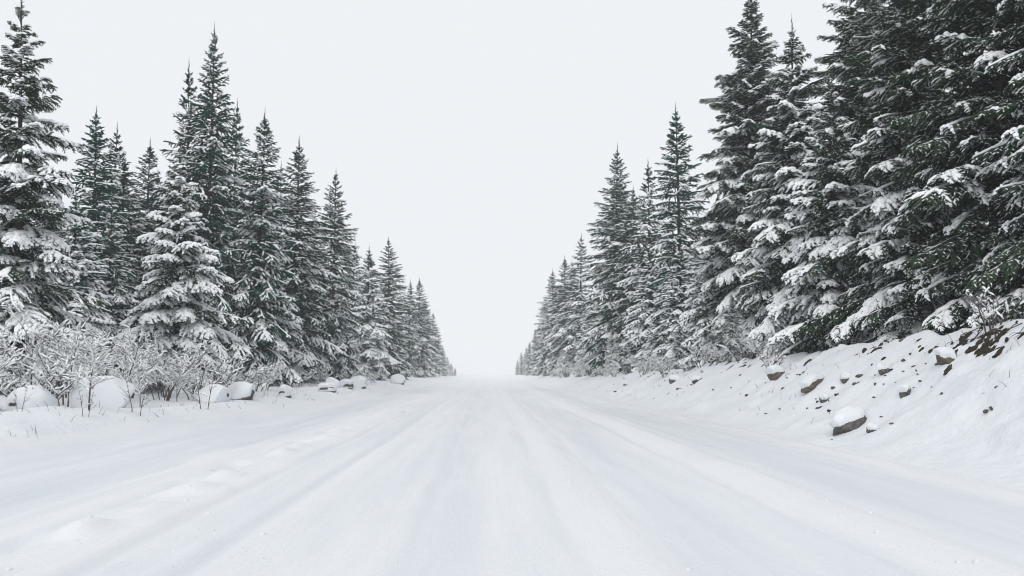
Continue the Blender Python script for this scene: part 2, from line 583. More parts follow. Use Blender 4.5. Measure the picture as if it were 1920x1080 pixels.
def trunk_curve(H, seed):
    g = np.random.default_rng(seed + 5)
    z = np.linspace(-0.35, H, 14)
    ph = g.uniform(0, 6, 2)
    P = np.stack([0.012 * H * np.sin(z / H * 3.0 + ph[0]) * np.clip(z / H, 0, 1) * 0.5,
                  0.012 * H * np.sin(z / H * 2.6 + ph[1]) * np.clip(z / H, 0, 1) * 0.5, z], 1)
    return P


def trunk_mesh(H, seed, sides=9):
    P = trunk_curve(H, seed)
    t = np.clip(P[:, 2] / H, 0, 1)
    r = 0.0115 * H * (1 - t) ** 0.9 + 0.006 + 0.03 * np.exp(-np.clip(P[:, 2], 0, 9) / 0.25)
    b = MB(); b.tube(P, r, sides)
    return b.mesh('trunk', [M_BARK]), P


def leader_parts(H, P, seed, w=0.02):
    """the spire above the last whorl"""
    g = np.random.default_rng(seed + 9)
    b, s = MB(), MB()
    top = P[-1]
    z = np.linspace(-0.85, 0.30, 6)
    pts = top + np.stack([0 * z, 0 * z, z], 1)
    b.tube(pts, w * np.array([0.7, 1.1, 1.0, 0.7, 0.45, 0.10]), 5)
    for k in range(16):
        zz = -0.80 + 0.055 * k
        a = g.uniform(0, 6.28)
        l = 0.05 + 0.20 * max(0, -zz)
        d = np.array([math.cos(a) * 0.7, math.sin(a) * 0.7, 0.75])
        p = top + np.array([0, 0, zz])
        b.tube(np.array([p, p + d * l * 0.5, p + d * l]), w * np.array([0.5, 0.85, 0.15]), 3)
        if g.random() < 0.5:
            s.tube(np.array([p + d * l * 0.3 + [0, 0, w * .8], p + d * l * 0.7 + [0, 0, w * .9], p + d * l + [0, 0, w * .4]]), w * np.array([0.3, 0.8, 0.3]), 4)
    return b, s


def near_tree(x, y, H, Rm, snow, seed, label, group, spacing=0.40, nb=6):
    z0 = float(height(x, y))
    root = tag(empty('spruce_tree', (x, y, z0)), label, 'tree', group)
    tm, P = trunk_mesh(H, seed)
    link('trunk', tm, root)
    lb, ls = leader_parts(H, P, seed)
    lo = link('leader', lb.mesh('leader', [M_NEEDLE]), root)
    tag(link('snow', ls.mesh('leader_snow', [M_SNOW]), lo), kind='stuff')
    for (zz, a, ci, si, v, sc, dp, roll) in tree_plan(H, Rm, snow, seed, spacing, nb):
        px, py = np.interp(zz, P[:, 2], P[:, 0]), np.interp(zz, P[:, 2], P[:, 1])
        wm, sm = LIB[1, ci, si, v]
        b = link('bough', wm, root, (px, py, zz), (R(roll), -R(dp), a), (sc, sc, sc))
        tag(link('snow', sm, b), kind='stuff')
    return root


def rotmat(roll, pitch, yaw):
    cr, sr, cp, sp, cyw, syw = math.cos(roll), math.sin(roll), math.cos(pitch), math.sin(pitch), math.cos(yaw), math.sin(yaw)
    Rx = np.array([[1, 0, 0], [0, cr, -sr], [0, sr, cr]])
    Ry = np.array([[cp, 0, sp], [0, 1, 0], [-sp, 0, cp]])
    Rz = np.array([[cyw, -syw, 0], [syw, cyw, 0], [0, 0, 1]])
    return Rz @ Ry @ Rx


def mid_proto(H, Rm, snow, seed, spacing=0.40, nb=6):
    """trunk, crown and snow meshes of a tree seen from some way off"""
    tm, P = trunk_mesh(H, seed, 7)
    W, S = MB(), MB()
    for (zz, a, ci, si, v, sc, dp, roll) in tree_plan(H, Rm, snow, seed, spacing, nb):
        o = np.array([np.interp(zz, P[:, 2], P[:, 0]), np.interp(zz, P[:, 2], P[:, 1]), zz])
        m = rotmat(R(roll), -R(dp), a) * sc
        (wv, wf, wm_), (sv, sf, _) = LIB[0, ci, si, v]
        V = wv @ m.T + o
        W.V.append(V); W.F.append(wf + W.n); W.M.append(wm_); W.n += len(V)
        S.add(sv @ m.T + o, sf)
    lb, ls = leader_parts(H, P, seed, 0.026)
    v, f, _ = lb.arrays(); W.add(v, f)
    v, f, _ = ls.arrays(); S.add(v, f)
    return tm, W.mesh('crown', [M_NEEDLE_FAR, M_BARK]), S.mesh('crown_snow', [M_SNOW]), H


PROTO = {
    'tall': mid_proto(15.0, 2.35, 0.52, 201, 0.40, 6),
    'slim': mid_proto(13.0, 1.70, 0.50, 202, 0.38, 6),
    'full': mid_proto(14.0, 2.55, 0.62, 203, 0.38, 6),
    'dark': mid_proto(15.0, 2.30, 0.34, 204, 0.38, 6),
    'white': mid_proto(9.5, 2.05, 0.88, 205, 0.34, 6),
    'loose': mid_proto(14.0, 2.10, 0.55, 206, 0.44, 5),
}
print('protos', round(time.time() - T0, 1), {k: (len(v[1].polygons) * 2, len(v[2].polygons) * 2) for k, v in PROTO.items()})


def mid_tree(x, y, H, kind, rz, label, group):
    tm, cm, sm, H0 = PROTO[kind]
    z0 = float(height(x, y))
    s = H / H0
    root = tag(empty('spruce_tree', (x, y, z0), rz, s), label, 'tree', group)
    w = 0.95 + 0.26 * ((x * 7.13 + y * 3.71) % 1.0)
    if H > 15.5 and x < -13: w = 0.76          # the slender pair that tops the left row
    root.scale = (s * w, s * w, s)
    root.rotation_euler = (R(2.4) * (((x * 3.3 + y * 5.7) % 1.0) - 0.5), R(2.4) * (((x * 9.1 + y * 2.3) % 1.0) - 0.5), rz)
    link('trunk', tm, root)
    c = link('crown', cm, root)
    tag(link('snow', sm, c), kind='stuff')
    return root


GL, GR = 'spruces along the left side of the road', 'spruces along the top of the right bank'
GLB, GRB = 'spruces deep behind the left front row', 'spruces deep behind the right front row'
# nearest trees, bough by bough: x, y, height, radius, snow, seed
NEAR = [
    (-13.0, 22.2, 11.1, 2.6, 0.70, 31, 'tall snow-draped spruce at the left edge, tip cut by the top of the picture', GL),
    (-10.6, 27.4, 8.4, 2.35, 0.95, 33, 'short broad spruce with thick white boughs sweeping down behind the frosted bushes', GL),
    (11.0, 32.9, 16.1, 2.75, 0.46, 41, 'very tall spruce whose layered boughs overhang the sky, first giant of the right row', GR),
    (10.4, 26.8, 11.8, 2.2, 0.66, 42, 'slimmer spruce with a bare spike top in front of the giant right-hand spruces', GR),
    (10.2, 23.3, 8.3, 2.1, 0.74, 43, 'short spruce with white drooping pads, second in front of the right giants', GR),
    (12.4, 25.4, 14.0, 2.7, 0.38, 44, 'big dark spruce rising behind the two slimmer trees on the right', GR),
    (11.2, 20.2, 12.0, 2.6, 0.40, 45, 'dense dark spruce with big white pads above the grey rocks of the bank', GR),
    (11.2, 17.0, 11.9, 2.6, 0.34, 46, 'dark green spruce filling the upper right, above the bare earth', GR),
    (11.4, 14.3, 11.0, 2.6, 0.32, 47, 'near dark spruce cut by the right edge of the picture', GR),
    (10.4, 19.0, 4.6, 1.9, 0.45, 48, 'low spreading young spruce whose skirts lie on the lip of the bank', GR),
]
for x, y, H, Rm, sn, sd_, lab, grp in NEAR:
    near_tree(x, y, H, Rm, sn, sd_, lab, grp, 0.50 if sd_ == 31 else 0.38, 5 if sd_ == 31 else 6)

MID = [
    (-17.0, 34.5, 11.6, 'slim', 0.4, 'thin-spired spruce just right of the tall draped tree at the left edge', GL),
    (-19.0, 40.1, 12.6, 'loose', 1.9, 'second thin-spired spruce of the left gap, close beside the first', GL),
    (-17.0, 37.4, 10.5, 'slim', 2.2, 'low pale-topped spruce in the left gap, shortest spire between taller neighbours', GL),
    (-19.0, 44.2, 13.1, 'tall', 0.9, 'symmetrical spruce standing alone against the sky in the left gap', GL),
    (-13.4, 38.1, 17.3, 'dark', 3.0, 'tallest spruce of the left row, highest spire beside its twin', GL),
    (-14.7, 38.8, 15.7, 'loose', 4.0, 'twin of the tallest left spruce, its spire leaning against it', GL),
    (-14.5, 45.1, 15.7, 'slim', 5.1, 'narrow spruce just right of the tallest twin spires', GL),
    (-11.5, 39.4, 13.6, 'full', 0.2, 'full snowy spruce right of the tallest pair, over the last frosted bushes', GL),
    (-15.0, 56.2, 15.1, 'slim', 1.1, 'small spire peeping between the fourth and fifth large left spruces', GL),
    (-11.8, 48.5, 14.8, 'tall', 2.7, 'spiky topped spruce in the middle of the left row', GL),
    (-15.0, 68.3, 14.1, 'loose', 3.3, 'spire half hidden behind the spiky spruce in mid left row', GL),
    (-11.5, 58.8, 15.6, 'dark', 5.6, 'slender pointed spruce standing clear above the snowy boulders', GL),
    (-14.0, 81.1, 13.7, 'slim', 4.4, 'low spire tucked behind the slender pointed left spruce', GL),
    (-11.5, 75.7, 12.4, 'white', 0.5, 'paler shorter spruce before the dark pointed one on the left', GL),
    (-11.5, 90.8, 15.9, 'dark', 1.3, 'dark pointed spruce, last large one of the left row', GL),
    (-12.0, 118.8, 14.3, 'slim', 2.0, 'first of two close small spires past the last large left spruce', GL),
    (-11.0, 122.7, 15.2, 'tall', 3.9, 'second of two close small spires past the last large left spruce', GL),
    (-11.0, 137.2, 13.5, 'full', 4.8, 'fourth spruce from the far end of the left row', GL),
    (-11.3, 156.7, 12.6, 'tall', 0.3, 'third spruce from the far end of the left row', GL),
    (-11.0, 168.3, 10.1, 'slim', 1.6, 'second spruce from the far end of the left row', GL),
    (-10.8, 182.0, 7.2, 'full', 2.9, 'small hazy spruce at the far end of the left row', GL),
    (10.6, 43.9, 14.8, 'slim', 0.6, 'high spire just left of the right giants', GR),
    (10.0, 34.9, 7.6, 'white', 1.5, 'low white spruce at the foot of the first right giant', GR),
    (9.9, 48.8, 8.1, 'white', 2.4, 'short heavily snowed spruce in front of the right middle spires', GR),
    (9.8, 41.0, 6.6, 'white', 4.4, 'small white spruce leaning over the bank left of the right giants', GR),
    (10.9, 54.1, 14.6, 'loose', 3.5, 'spire between the tall pair and the high spire of the right row', GR),
    (11.3, 61.5, 14.7, 'dark', 4.1, 'lower spire right of the tall pair in the right row', GR),
    (10.0, 63.9, 18.5, 'tall', 5.2, 'tallest free-standing spire of the right row, broad and layered', GR),
    (12.0, 71.9, 18.7, 'slim', 0.1, 'spire close behind the tallest free-standing one of the right row', GR),
    (9.7, 77.9, 7.5, 'white', 0.8, 'low pale spruce on the bank below the right row spires', GR),
    (10.2, 89.8, 16.0, 'loose', 1.8, 'first pointed spruce left of the tallest free-standing right spire', GR),
    (10.8, 107.4, 15.7, 'slim', 2.6, 'inner of two touching small spires in the right row', GR),
    (10.0, 105.8, 16.0, 'tall', 3.1, 'outer of two touching small spires in the right row', GR),
    (9.8, 122.0, 16.3, 'full', 4.6, 'last broad spruce of the right row before the hazy ones', GR),
    (10.0, 141.2, 13.7, 'slim', 5.0, 'seventh spruce from the far end of the right row', GR),
    (10.0, 162.9, 10.9, 'tall', 0.7, 'sixth spruce from the far end of the right row', GR),
    (10.2, 176.4, 10.5, 'slim', 1.2, 'fifth spruce from the far end of the right row', GR),
    (10.0, 200.1, 8.6, 'full', 2.3, 'fourth spruce from the far end of the right row', GR),
    (10.2, 224.1, 8.0, 'tall', 3.4, 'third spruce from the far end of the right row', GR),
    (10.0, 250.3, 7.3, 'slim', 4.5, 'second spruce from the far end of the right row', GR),
    (10.0, 289.0, 5.5, 'full', 5.5, 'faint small spruce at the far end of the right row', GR),
]
for x, y, H, kd, rz, lab, grp in MID:
    mid_tree(x, y, H, kd, rz, lab, grp)

# the wood behind both front rows, as far as it shows
DL = 'dark spruce standing deep in the wood behind the left front row'
DR = 'dark spruce standing deep in the wood behind the right front row'
DEEP = [
    (-15.94, 28.83, 7.4, 'tall', 1.01, 'low dark spruce right behind the tall draped tree at the left edge'),
    (-14.99, 29.31, 7.0, 'white', 0.21, 'stocky white spruce filling the gap right of the tall draped left tree'),
    (-15.46, 32.95, 7.8, 'loose', 1.01, 'shadowy spruce between the tall draped left tree and the short broad one'),
    (-19.33, 33.02, 7.7, 'slim', 2.96, DL),
    (-15.18, 36.88, 7.7, 'dark', 0.94, 'dark spruce glimpsed just left of the short broad spruce'),
    (-19.1, 38.69, 8.4, 'white', 4.72, DL),
    (-21.63, 36.21, 9.0, 'full', 5.97, DL),
    (-16.07, 41.77, 10.6, 'full', 4.29, DL),
    (-19.32, 40.41, 10.8, 'slim', 5.25, DL),
    (-21.46, 40.23, 8.9, 'white', 5.53, DL),
    (-15.31, 44.93, 10.4, 'dark', 2.83, DL),
    (-18.88, 45.49, 11.6, 'full', 5.89, DL),
    (-14.83, 49.99, 12.2, 'dark', 4.59, DL),
    (-14.95, 53.16, 12.1, 'tall', 4.44, DL),
    (-14.52, 59.46, 9.8, 'white', 4.19, DL),
    (-15.9, 65.27, 11.4, 'tall', 2.76, DL),
    (-14.67, 88.97, 11.0, 'loose', 2.58, DL),
    (-14.81, 111.5, 10.0, 'tall', 4.35, DL),
    (-15.01, 123.34, 9.8, 'dark', 3.8, DL),
    (-15.38, 137.01, 9.5, 'white', 5.11, DL),
    (14.53, 44.3, 10.2, 'white', 1.57, DR),
    (14.14, 54.14, 8.7, 'white', 5.41, DR),
    (14.93, 56.8, 11.1, 'full', 0.59, DR),
]
for x, y, H, kd, rz, lab in DEEP:
    mid_tree(x, y, H, kd, rz, lab, GLB if x < 0 else GRB)
for i, (x, y, H) in enumerate([(-10.9, 186, 6.6), (-10.6, 190, 5.4), (-10.4, 196, 4.7), (-10.3, 201, 3.7), (-10.0, 208, 3.4), (-9.9, 214, 2.6), (-9.6, 223, 2.2)]):
    mid_tree(x, y, H, 'white' if i % 3 else 'full', i * 1.3, ('first', 'second', 'third', 'fourth', 'fifth', 'sixth', 'last')[i] + ' of the tiny hazy spruces trailing off past the left row', GL)
print('trees', round(time.time() - T0, 1))

# ------------------------------------------------------------------ frosted bushes and saplings
def make_shrub(H, spread, nst, nch, ngr, seed, coat=1.0):
    g = np.random.default_rng(seed)
    W, S = MB(), MB()
    u = np.linspace(0, 1, 7)
    CP, CR, GP, GR_, SP, SR, QP, QR = [], [], [], [], [], [], [], []
    for i in range(nst):
        a = g.uniform(0, 6.28)
        tilt = spread * math.sqrt(g.uniform(0.02, 1))
        l = H * g.uniform(0.6, 1.0)
        b0 = np.array([math.cos(a), math.sin(a), 0]) * g.uniform(0, 0.22) * min(1, nst / 3)
        d = np.array([math.cos(a) * math.sin(tilt), math.sin(a) * math.sin(tilt), math.cos(tilt)])
        bend = np.array([math.cos(a), math.sin(a), -0.35]) * g.uniform(0.0, 0.25 if nst > 2 else 0.05)
        P = b0 + l * (u[:, None] * d + (u ** 2)[:, None] * bend) + g.normal(0, 0.012, (7, 3)) * u[:, None]
        P[0, 2] -= 0.15
        W.tube(P, (0.0075 + 0.0035 * H) * (1 - u) ** 0.8 + 0.0025, 4)
        for c in range(nch):
            uc = 0.22 + 0.76 * (c + g.uniform(0, 1)) / nch
            pb = np.array([np.interp(uc, u, P[:, k]) for k in range(3)])
            a2 = g.uniform(0, 6.28)
            e = g.uniform(0.1, 0.8)
            dc = np.array([math.cos(a2) * math.cos(e), math.sin(a2) * math.cos(e), math.sin(e)]) * 0.8 + d * 0.4
            lc = l * (0.12 + 0.30 * (1 - uc)) * g.uniform(0.6, 1.25)
            uu = np.array([0, 0.35, 0.7, 1.0])
            Pc = pb + lc * (uu[:, None] * dc + (uu ** 2)[:, None] * np.array([0, 0, -g.uniform(0.0, 0.3)]))
            CP.append(Pc); CR.append(np.array([0.008, 0.0065, 0.005, 0.003]))
            if g.random() < coat:
                r = g.uniform(0.011, 0.022)
                SP.append(Pc + [0, 0, r * 0.8]); SR.append(r * np.array([0.5, 1, 1, 0.5]) * g.uniform(0.7, 1.3, 4))
            for q in range(ngr):
                uq = g.uniform(0.15, 1.0)
                pq = np.array([np.interp(uq, uu, Pc[:, k]) for k in range(3)])
                a3 = g.uniform(0, 6.28); e3 = g.uniform(-0.2, 0.8)
                dq = np.array([math.cos(a3) * math.cos(e3), math.sin(a3) * math.cos(e3), math.sin(e3)]) * 0.8 + dc * 0.4
                lq = g.uniform(0.06, 0.22) * (0.5 + 0.25 * H)
                GP.append([pq, pq + dq * lq * 0.55, pq + dq * lq + np.array([0, 0, -0.1 * lq])])
                GR_.append(np.array([0.0055, 0.0048, 0.0025]))
                if g.random() < 0.75 * coat:
                    r = g.uniform(0.009, 0.021)
                    o = np.array([0, 0, r * 0.8])
                    QP.append([pq + dq * lq * 0.15 + o, pq + dq * lq * 0.6 + o, pq + dq * lq + o * 0.5])
                    QR.append(r * np.array([0.5, 1.0, 0.45]))
    W.tube(np.array(CP), np.array(CR), 3)
    W.tube(np.array(GP), np.array(GR_), 3)
    if SP: S.tube(np.array(SP), np.array(SR), 5)
    if QP: S.tube(np.array(QP), np.array(QR), 4)
    return W.mesh('branches', [M_TWIG]), S.mesh('twig_snow', [M_SNOW])


SHRUB = {
    'a': make_shrub(2.2, 0.55, 7, 12, 7, 301, 0.85),
    'b': make_shrub(1.9, 0.70, 8, 11, 7, 302, 0.85),
    'c': make_shrub(1.4, 0.80, 8, 9, 7, 303, 0.85),
    'd': make_shrub(2.5, 0.40, 5, 15, 8, 304, 0.85),
    'e': make_shrub(0.9, 0.95, 11, 7, 6, 305),
    'sapling': make_shrub(2.0, 0.06, 1, 26, 9, 306, 0.9),
    'stalk': make_shrub(1.0, 0.30, 2, 7, 2, 307, 0.35),
    'bare': make_shrub(0.8, 0.75, 7, 6, 3, 308, 0.55),
}


def shrub(name, kind, x, y, s, rz, label, cat, group=None, dz=0.0):
    root = tag(empty(name, (x, y, float(height(x, y)) + dz), rz, s), label, cat, group)
    b = link('branches', SHRUB[kind][0], root)
    tag(link('snow', SHRUB[kind][1], root), kind='stuff')
    return root


GS = 'frosted bushes at the foot of the left trees'
BUSHES = [
    ('b', -9.4, 14.6, 0.95, 0.3, 'frosted bush cut off by the left edge of the picture'),
    ('a', -10.0, 15.9, 0.85, 1.2, 'frosted bush behind the small rounded boulder at the far left'),
    ('c', -8.9, 15.9, 1.05, 4.2, 'low frosted bush between the small and the big left boulder'),
    ('a', -10.4, 18.5, 0.95, 2.1, 'frosted bush reaching up below the draped spruce, left of the sapling'),
    ('d', -9.5, 18.2, 0.95, 3.3, 'tall frosted bush directly behind the big snow-capped boulder'),
    ('b', -10.8, 20.8, 1.10, 0.9, 'frosted bush behind the tall one, left of the broad spruce'),
    ('a', -9.3, 20.4, 0.95, 5.0, 'frosted bush right of the big snow-capped boulder'),
    ('d', -10.0, 22.6, 0.90, 1.7, 'tall frosted bush in front of the broad white spruce'),
    ('b', -9.0, 22.3, 1.00, 2.8, 'spreading frosted bush above the twin thin stalks'),
    ('a', -9.8, 24.8, 0.95, 0.2, 'frosted bush under the sweeping right bough of the broad spruce'),
    ('c', -8.7, 24.2, 1.20, 3.9, 'frosted bush left of the lumpy boulder with a dark hollow'),
    ('b', -9.4, 27.4, 0.85, 4.6, 'frosted bush right of the lumpy boulder with a dark hollow'),
    ('c', -8.6, 27.4, 1.25, 1.1, 'fan-shaped frosted bush with fine twigs near the road edge'),
    ('c', -9.0, 31.0, 0.95, 2.2, 'frosted bush between the fan-shaped bush and the boulder row'),
    ('b', -9.6, 34.5, 0.75, 3.0, 'frosted bush at the foot of the full snowy spruce'),
    ('c', -9.4, 40.0, 0.80, 5.4, 'frosted bush behind the row of snowy boulders, nearer end'),
    ('b', -9.6, 46.0, 0.65, 0.6, 'frosted bush behind the row of snowy boulders, farther end'),
    ('c', -9.2, 54.0, 0.75, 1.9, 'frosted bush between the boulder row and the lone far boulder'),
    ('c', -9.3, 64.0, 0.80, 3.7, 'frosted bush behind the lone far boulder'),
]
for kd, x, y, s, rz, lab in BUSHES:
    shrub('frosted_bush', kd, x, y, s, rz, lab, 'bush', GS)
shrub('sapling', 'sapling', -7.55, 15.2, 0.98, 0.5, 'thin dark-stemmed sapling with frosted twigs before the big boulder', 'sapling')
shrub('sapling', 'sapling', -8.3, 19.4, 0.80, 2.5, 'frosted sapling just right of the big boulder', 'sapling')
shrub('sapling', 'sapling', -8.6, 22.4, 0.85, 4.1, 'frosted sapling behind the twin thin stalks', 'sapling')
shrub('plant_stalk', 'stalk', -6.98, 19.9, 0.95, 0.3, 'pair of thin dark stalks standing out of the verge snow', 'plant')
shrub('plant_stalk', 'stalk', -7.05, 16.2, 0.75, 2.0, 'thin bent stalk in front of the big boulder', 'plant')
shrub('plant_stalk', 'stalk', -7.25, 14.6, 0.55, 3.6, 'tiny twiggy stalk near the foot of the sapling', 'plant')
shrub('plant_stalk', 'stalk', -8.0, 13.9, 0.45, 5.0, 'tiny stalk in front of the small far left boulder', 'plant')
shrub('bare_bush', 'bare', 8.05, 22.6, 0.95, 0.9, 'small twiggy bush with a snowy tuft on the lip of the bank', 'bush')
shrub('bare_bush', 'bare', 8.9, 13.9, 1.15, 2.9, 'snow-coated bare branches above the exposed earth at the right edge', 'bush')
GB = 'frosted scrub along the lip of the bank'
gq = np.random.default_rng(61)
for i in range(22):
    y = 24.5 * math.exp(1.75 * i / 25)
    x = 8.75 + gq.uniform(-0.5, 0.35) - 0.25 * (i / 25)
    lab = ('nearest', 'second', 'third', 'fourth', 'fifth', 'sixth')[i] + ' frosted scrub bush along the lip of the bank' if i < 6 else 'low frosted scrub farther along the lip of the bank below the right spires'
    shrub('bank_scrub', 'cebe'[i % 4], float(x), float(y), float(gq.uniform(0.55, 0.85) * (1 + 0.7 * i / 25)), float(gq.uniform(0, 6)), lab, 'bush', GB)
GY = 'young spruces along the lip of the bank'
for i in range(12):
    y = 26.0 * math.exp(1.5 * i / 11)
    mid_tree(float(9.15 + gq.uniform(-0.25, 0.35)), float(y + gq.uniform(-1, 1)), float(gq.uniform(1.8, 3.4) * (1 + 0.3 * i / 11)), ('white', 'full')[i % 2], float(gq.uniform(0, 6)), ('nearest', 'second', 'third', 'fourth', 'fifth', 'sixth', 'seventh', 'eighth', 'ninth', 'tenth', 'eleventh', 'farthest')[i] + ' of the small young spruces along the lip of the bank', GY)


# ------------------------------------------------------------------ boulders, rocks, stones, earth
def rock_arrays(seed, sub, size, rough=0.10, planes=9):
    """a faceted stone: a ball cut by random planes, then roughened. Returns verts, smooth normals, faces"""
    g = np.random.default_rng(seed + 900)
    bm = bmesh.new()
    bmesh.ops.create_icosphere(bm, subdivisions=sub, radius=1.0)
    V = np.array([v.co[:] for v in bm.verts])
    F = np.array([[v.index for v in f.verts] for f in bm.faces])
    bm.free()
    P0 = V.copy()
    for k in range(planes):
        n = g.normal(0, 1, 3); n[2] *= 0.8; n /= np.linalg.norm(n)
        d = V @ n
        V = V - np.outer(np.clip(d - g.uniform(0.58, 0.86), 0, None), n)
    off = Vector((seed * 3.17, seed * 1.31, seed * 7.7))
    r = np.array([mnoise.noise(Vector(p) * 1.6 + off) + 0.5 * mnoise.noise(Vector(p) * 4 + off) + 0.3 * mnoise.noise(Vector(p) * 9 + off) for p in P0])
    V = V * (1 + rough * r)[:, None] * np.array(size)
    N = P0 / np.array(size)
    N /= np.linalg.norm(N, axis=1, keepdims=True)
    return V, N, F


def boulder(name, x, y, size, seed, thr, thick, label, cat, group=None, rz=0.0, sink=0.3, sub=4, side=0.0, mat=None, rough=0.10, planes=9):
    V, N, F = rock_arrays(seed, sub, size, rough, planes)
    z0 = float(height(x, y))
    root = tag(empty(name, (x, y, z0), rz), label, cat, group)
    V = V + [0, 0, size[2] * (1 - 2 * sink)]
    link('stone', mesh_from('stone', V, F, [mat or M_ROCK], smooth=False), root)
    wx = N[:, 0] * math.cos(rz) - N[:, 1] * math.sin(rz)
    wy = N[:, 0] * math.sin(rz) + N[:, 1] * math.cos(rz)
    nz = N[:, 2] + 0.20 * fbm(V[:, 0] * 3.0 / max(size) + seed, V[:, 1] * 3.0 / max(size) + V[:, 2] * 2, seed, 3) - side * wx
    if name == 'rock':
        root.rotation_euler = (0, -0.28, rz)
        nz = nz + 0.30 * wy
        thick *= 0.7
    k = sst(thr - 0.10, thr + 0.14, nz)
    m = max(size)
    Vc = V + N * (m * (-0.10 + 0.14 * k))[:, None] + np.array([0, 0, 1.0]) * (thick * k * sst(-0.35, 0.25, N[:, 2]) * (0.9 + 0.35 * fbm(V[:, 0] * 2, V[:, 1] * 2, seed + 4, 2)))[:, None]
    if name == 'rock':
        Vc[:, :2] *= (1 + 0.10 * k * sst(0.0, 0.6, N[:, 2]))[:, None]
        Vc[:, 1] += 0.10 * size[1] * k
    link('snow_cap', mesh_from('snow_cap', Vc, F, [M_CAP]), root)
    return root


GBL = 'snow-capped boulders along the left verge'
boulder('boulder', -8.75, 15.6, (0.42, 0.40, 0.34), 1, -1.6, 0.08, 'rounded boulder under smooth snow at the far left', 'boulder', GBL, 0.4, 0.30, side=0.45, rough=0.06, planes=5)
boulder('boulder', -8.05, 17.0, (0.64, 0.60, 0.46), 2, -1.25, 0.10, 'largest boulder under smooth snow, behind the thin sapling', 'boulder', GBL, 1.2, 0.34, side=0.42, rough=0.06, planes=5)
boulder('boulder', -7.95, 23.2, (0.55, 0.50, 0.30), 3, -1.6, 0.12, 'smooth snow-buried boulder behind the twin thin stalks', 'boulder', GBL, 2.1, 0.34, rough=0.06, planes=5)
boulder('boulder', -7.75, 25.2, (0.42, 0.40, 0.30), 4, -0.62, 0.14, 'lumpy snowy boulder with a dark hollow at its foot', 'boulder', GBL, 0.1, 0.28, side=0.3)
for x, y, sz, sd_, lab in [(-7.65, 38.0, (0.46, 0.42, 0.22), 5, 'first snowy boulder of the row, low and wide'),
                           (-8.1, 41.5, (0.38, 0.4, 0.34), 6, 'second snowy boulder of the row, set back'),
                           (-7.8, 43.8, (0.42, 0.42, 0.30), 7, 'third snowy boulder of the row'),
                           (-7.45, 45.6, (0.52, 0.46, 0.38), 8, 'fourth and roundest snowy boulder of the row'),
                           (-7.3, 64.0, (0.60, 0.52, 0.48), 9, 'lone snowy boulder beyond the row, before the pale spruce'),
                           (-7.5, 29.5, (0.35, 0.3, 0.22), 10, 'small snow hump of a stone under the fan-shaped bush')]:
    boulder('boulder', x, y, sz, sd_, -0.85, 0.16, lab, 'boulder', GBL, sd_ * 1.1, 0.34, side=0.45, rough=0.08, planes=6)

GRK = 'rocks showing in the snow bank'
ROCKS = [  # x, y, size, seed, threshold, thickness, label
    (6.42, 14.2, (0.41, 0.28, 0.22), 21, 0.36, 0.12, 'largest grey rock under a thick snow cap, low on the bank', 0.45),
    (7.66, 21.2, (0.22, 0.24, 0.24), 22, 0.20, 0.08, 'brown-grey rock below the small twiggy bush', 1.0),
    (7.30, 17.9, (0.32, 0.24, 0.22), 23, 0.20, 0.10, 'wide grey-brown rock high on the bank, right of the twiggy bush', 0.3),
    (7.32, 13.9, (0.13, 0.12, 0.12), 24, 0.20, 0.07, 'small grey rock on the middle of the bank, above the largest rock', 0.8),
    (8.00, 13.8, (0.19, 0.17, 0.19), 25, 0.20, 0.08, 'brown rock just left of the exposed earth', 1.9),
    (6.38, 13.25, (0.11, 0.09, 0.09), 26, 0.25, 0.05, 'small dark rock at the lower right of the largest grey rock', 2.2),
    (7.80, 15.6, (0.17, 0.13, 0.13), 27, 0.10, 0.10, 'flat rock under a snow hump, left of the brown rock', 0.2),
    (7.65, 17.0, (0.14, 0.13, 0.12), 28, 0.20, 0.07, 'small rock below the skirts of the young spruce', 0.9),
    (7.08, 16.8, (0.16, 0.12, 0.11), 29, 0.22, 0.06, 'small rock right of the wide grey-brown one', 1.4),
    (7.45, 28.5, (0.22, 0.18, 0.17), 30, 0.10, 0.10, 'dark rock farther along the bank, below the first giant spruce', 0.5),
    (7.55, 32.5, (0.24, 0.20, 0.20), 31, 0.10, 0.12, 'snow-topped rock farther along the bank by the low white spruce', 2.5),
]
for x, y, sz, sd_, thr, th, lab, rz in ROCKS:
    boulder('rock', x, y, sz, sd_, thr, th, lab, 'rock', GRK, rz, 0.44, 4, 0.0, M_ROCKB if sd_ in (22, 23, 25) else M_ROCK, 0.13, 10)

# small stones in the bank: pieces of the bank
STONES = []
for k in range(5):
    V, N, F = rock_arrays(60 + k, 2, (0.085, 0.05, 0.045), 0.35, 8)
    STONES.append(mesh_from('stone', V, F, [M_EARTH if k % 2 else M_ROCK], smooth=False))
gs = np.random.default_rng(5)
made = 0
clusters = [(gs.uniform(6.5, 8.6), 9 * math.exp(gs.uniform(0.1, 1.7))) for _ in range(26)]
while made < 170:
    if gs.random() < 0.8:
        cx, cyy = clusters[int(gs.integers(len(clusters)))]
        x, y = cx + gs.normal(0, 0.28), cyy + gs.normal(0, 0.55)
    else:
        x, y = gs.uniform(6.0, 8.9), 9 * math.exp(gs.uniform(0, 2.2))
    if x < 5.95 or x > 9.0 or y < 8.5: continue
    s = min(1.15, 0.45 * math.exp(gs.normal(0, 0.5))) * (1.0 if y < 25 else 1.1) * (0.7 + 0.6 * (x - 6) / 2.5)
    link('stone', STONES[int(gs.integers(5))], snow_bank, (x, y, float(height(x, y)) - 0.012 * s + 0.012),
         (gs.uniform(-0.5, 0.2), gs.uniform(-0.4, 0.1), gs.uniform(0, 6.28)), (s * gs.uniform(0.8, 1.6), s, s * gs.uniform(0.6, 1.2)))
    made += 1

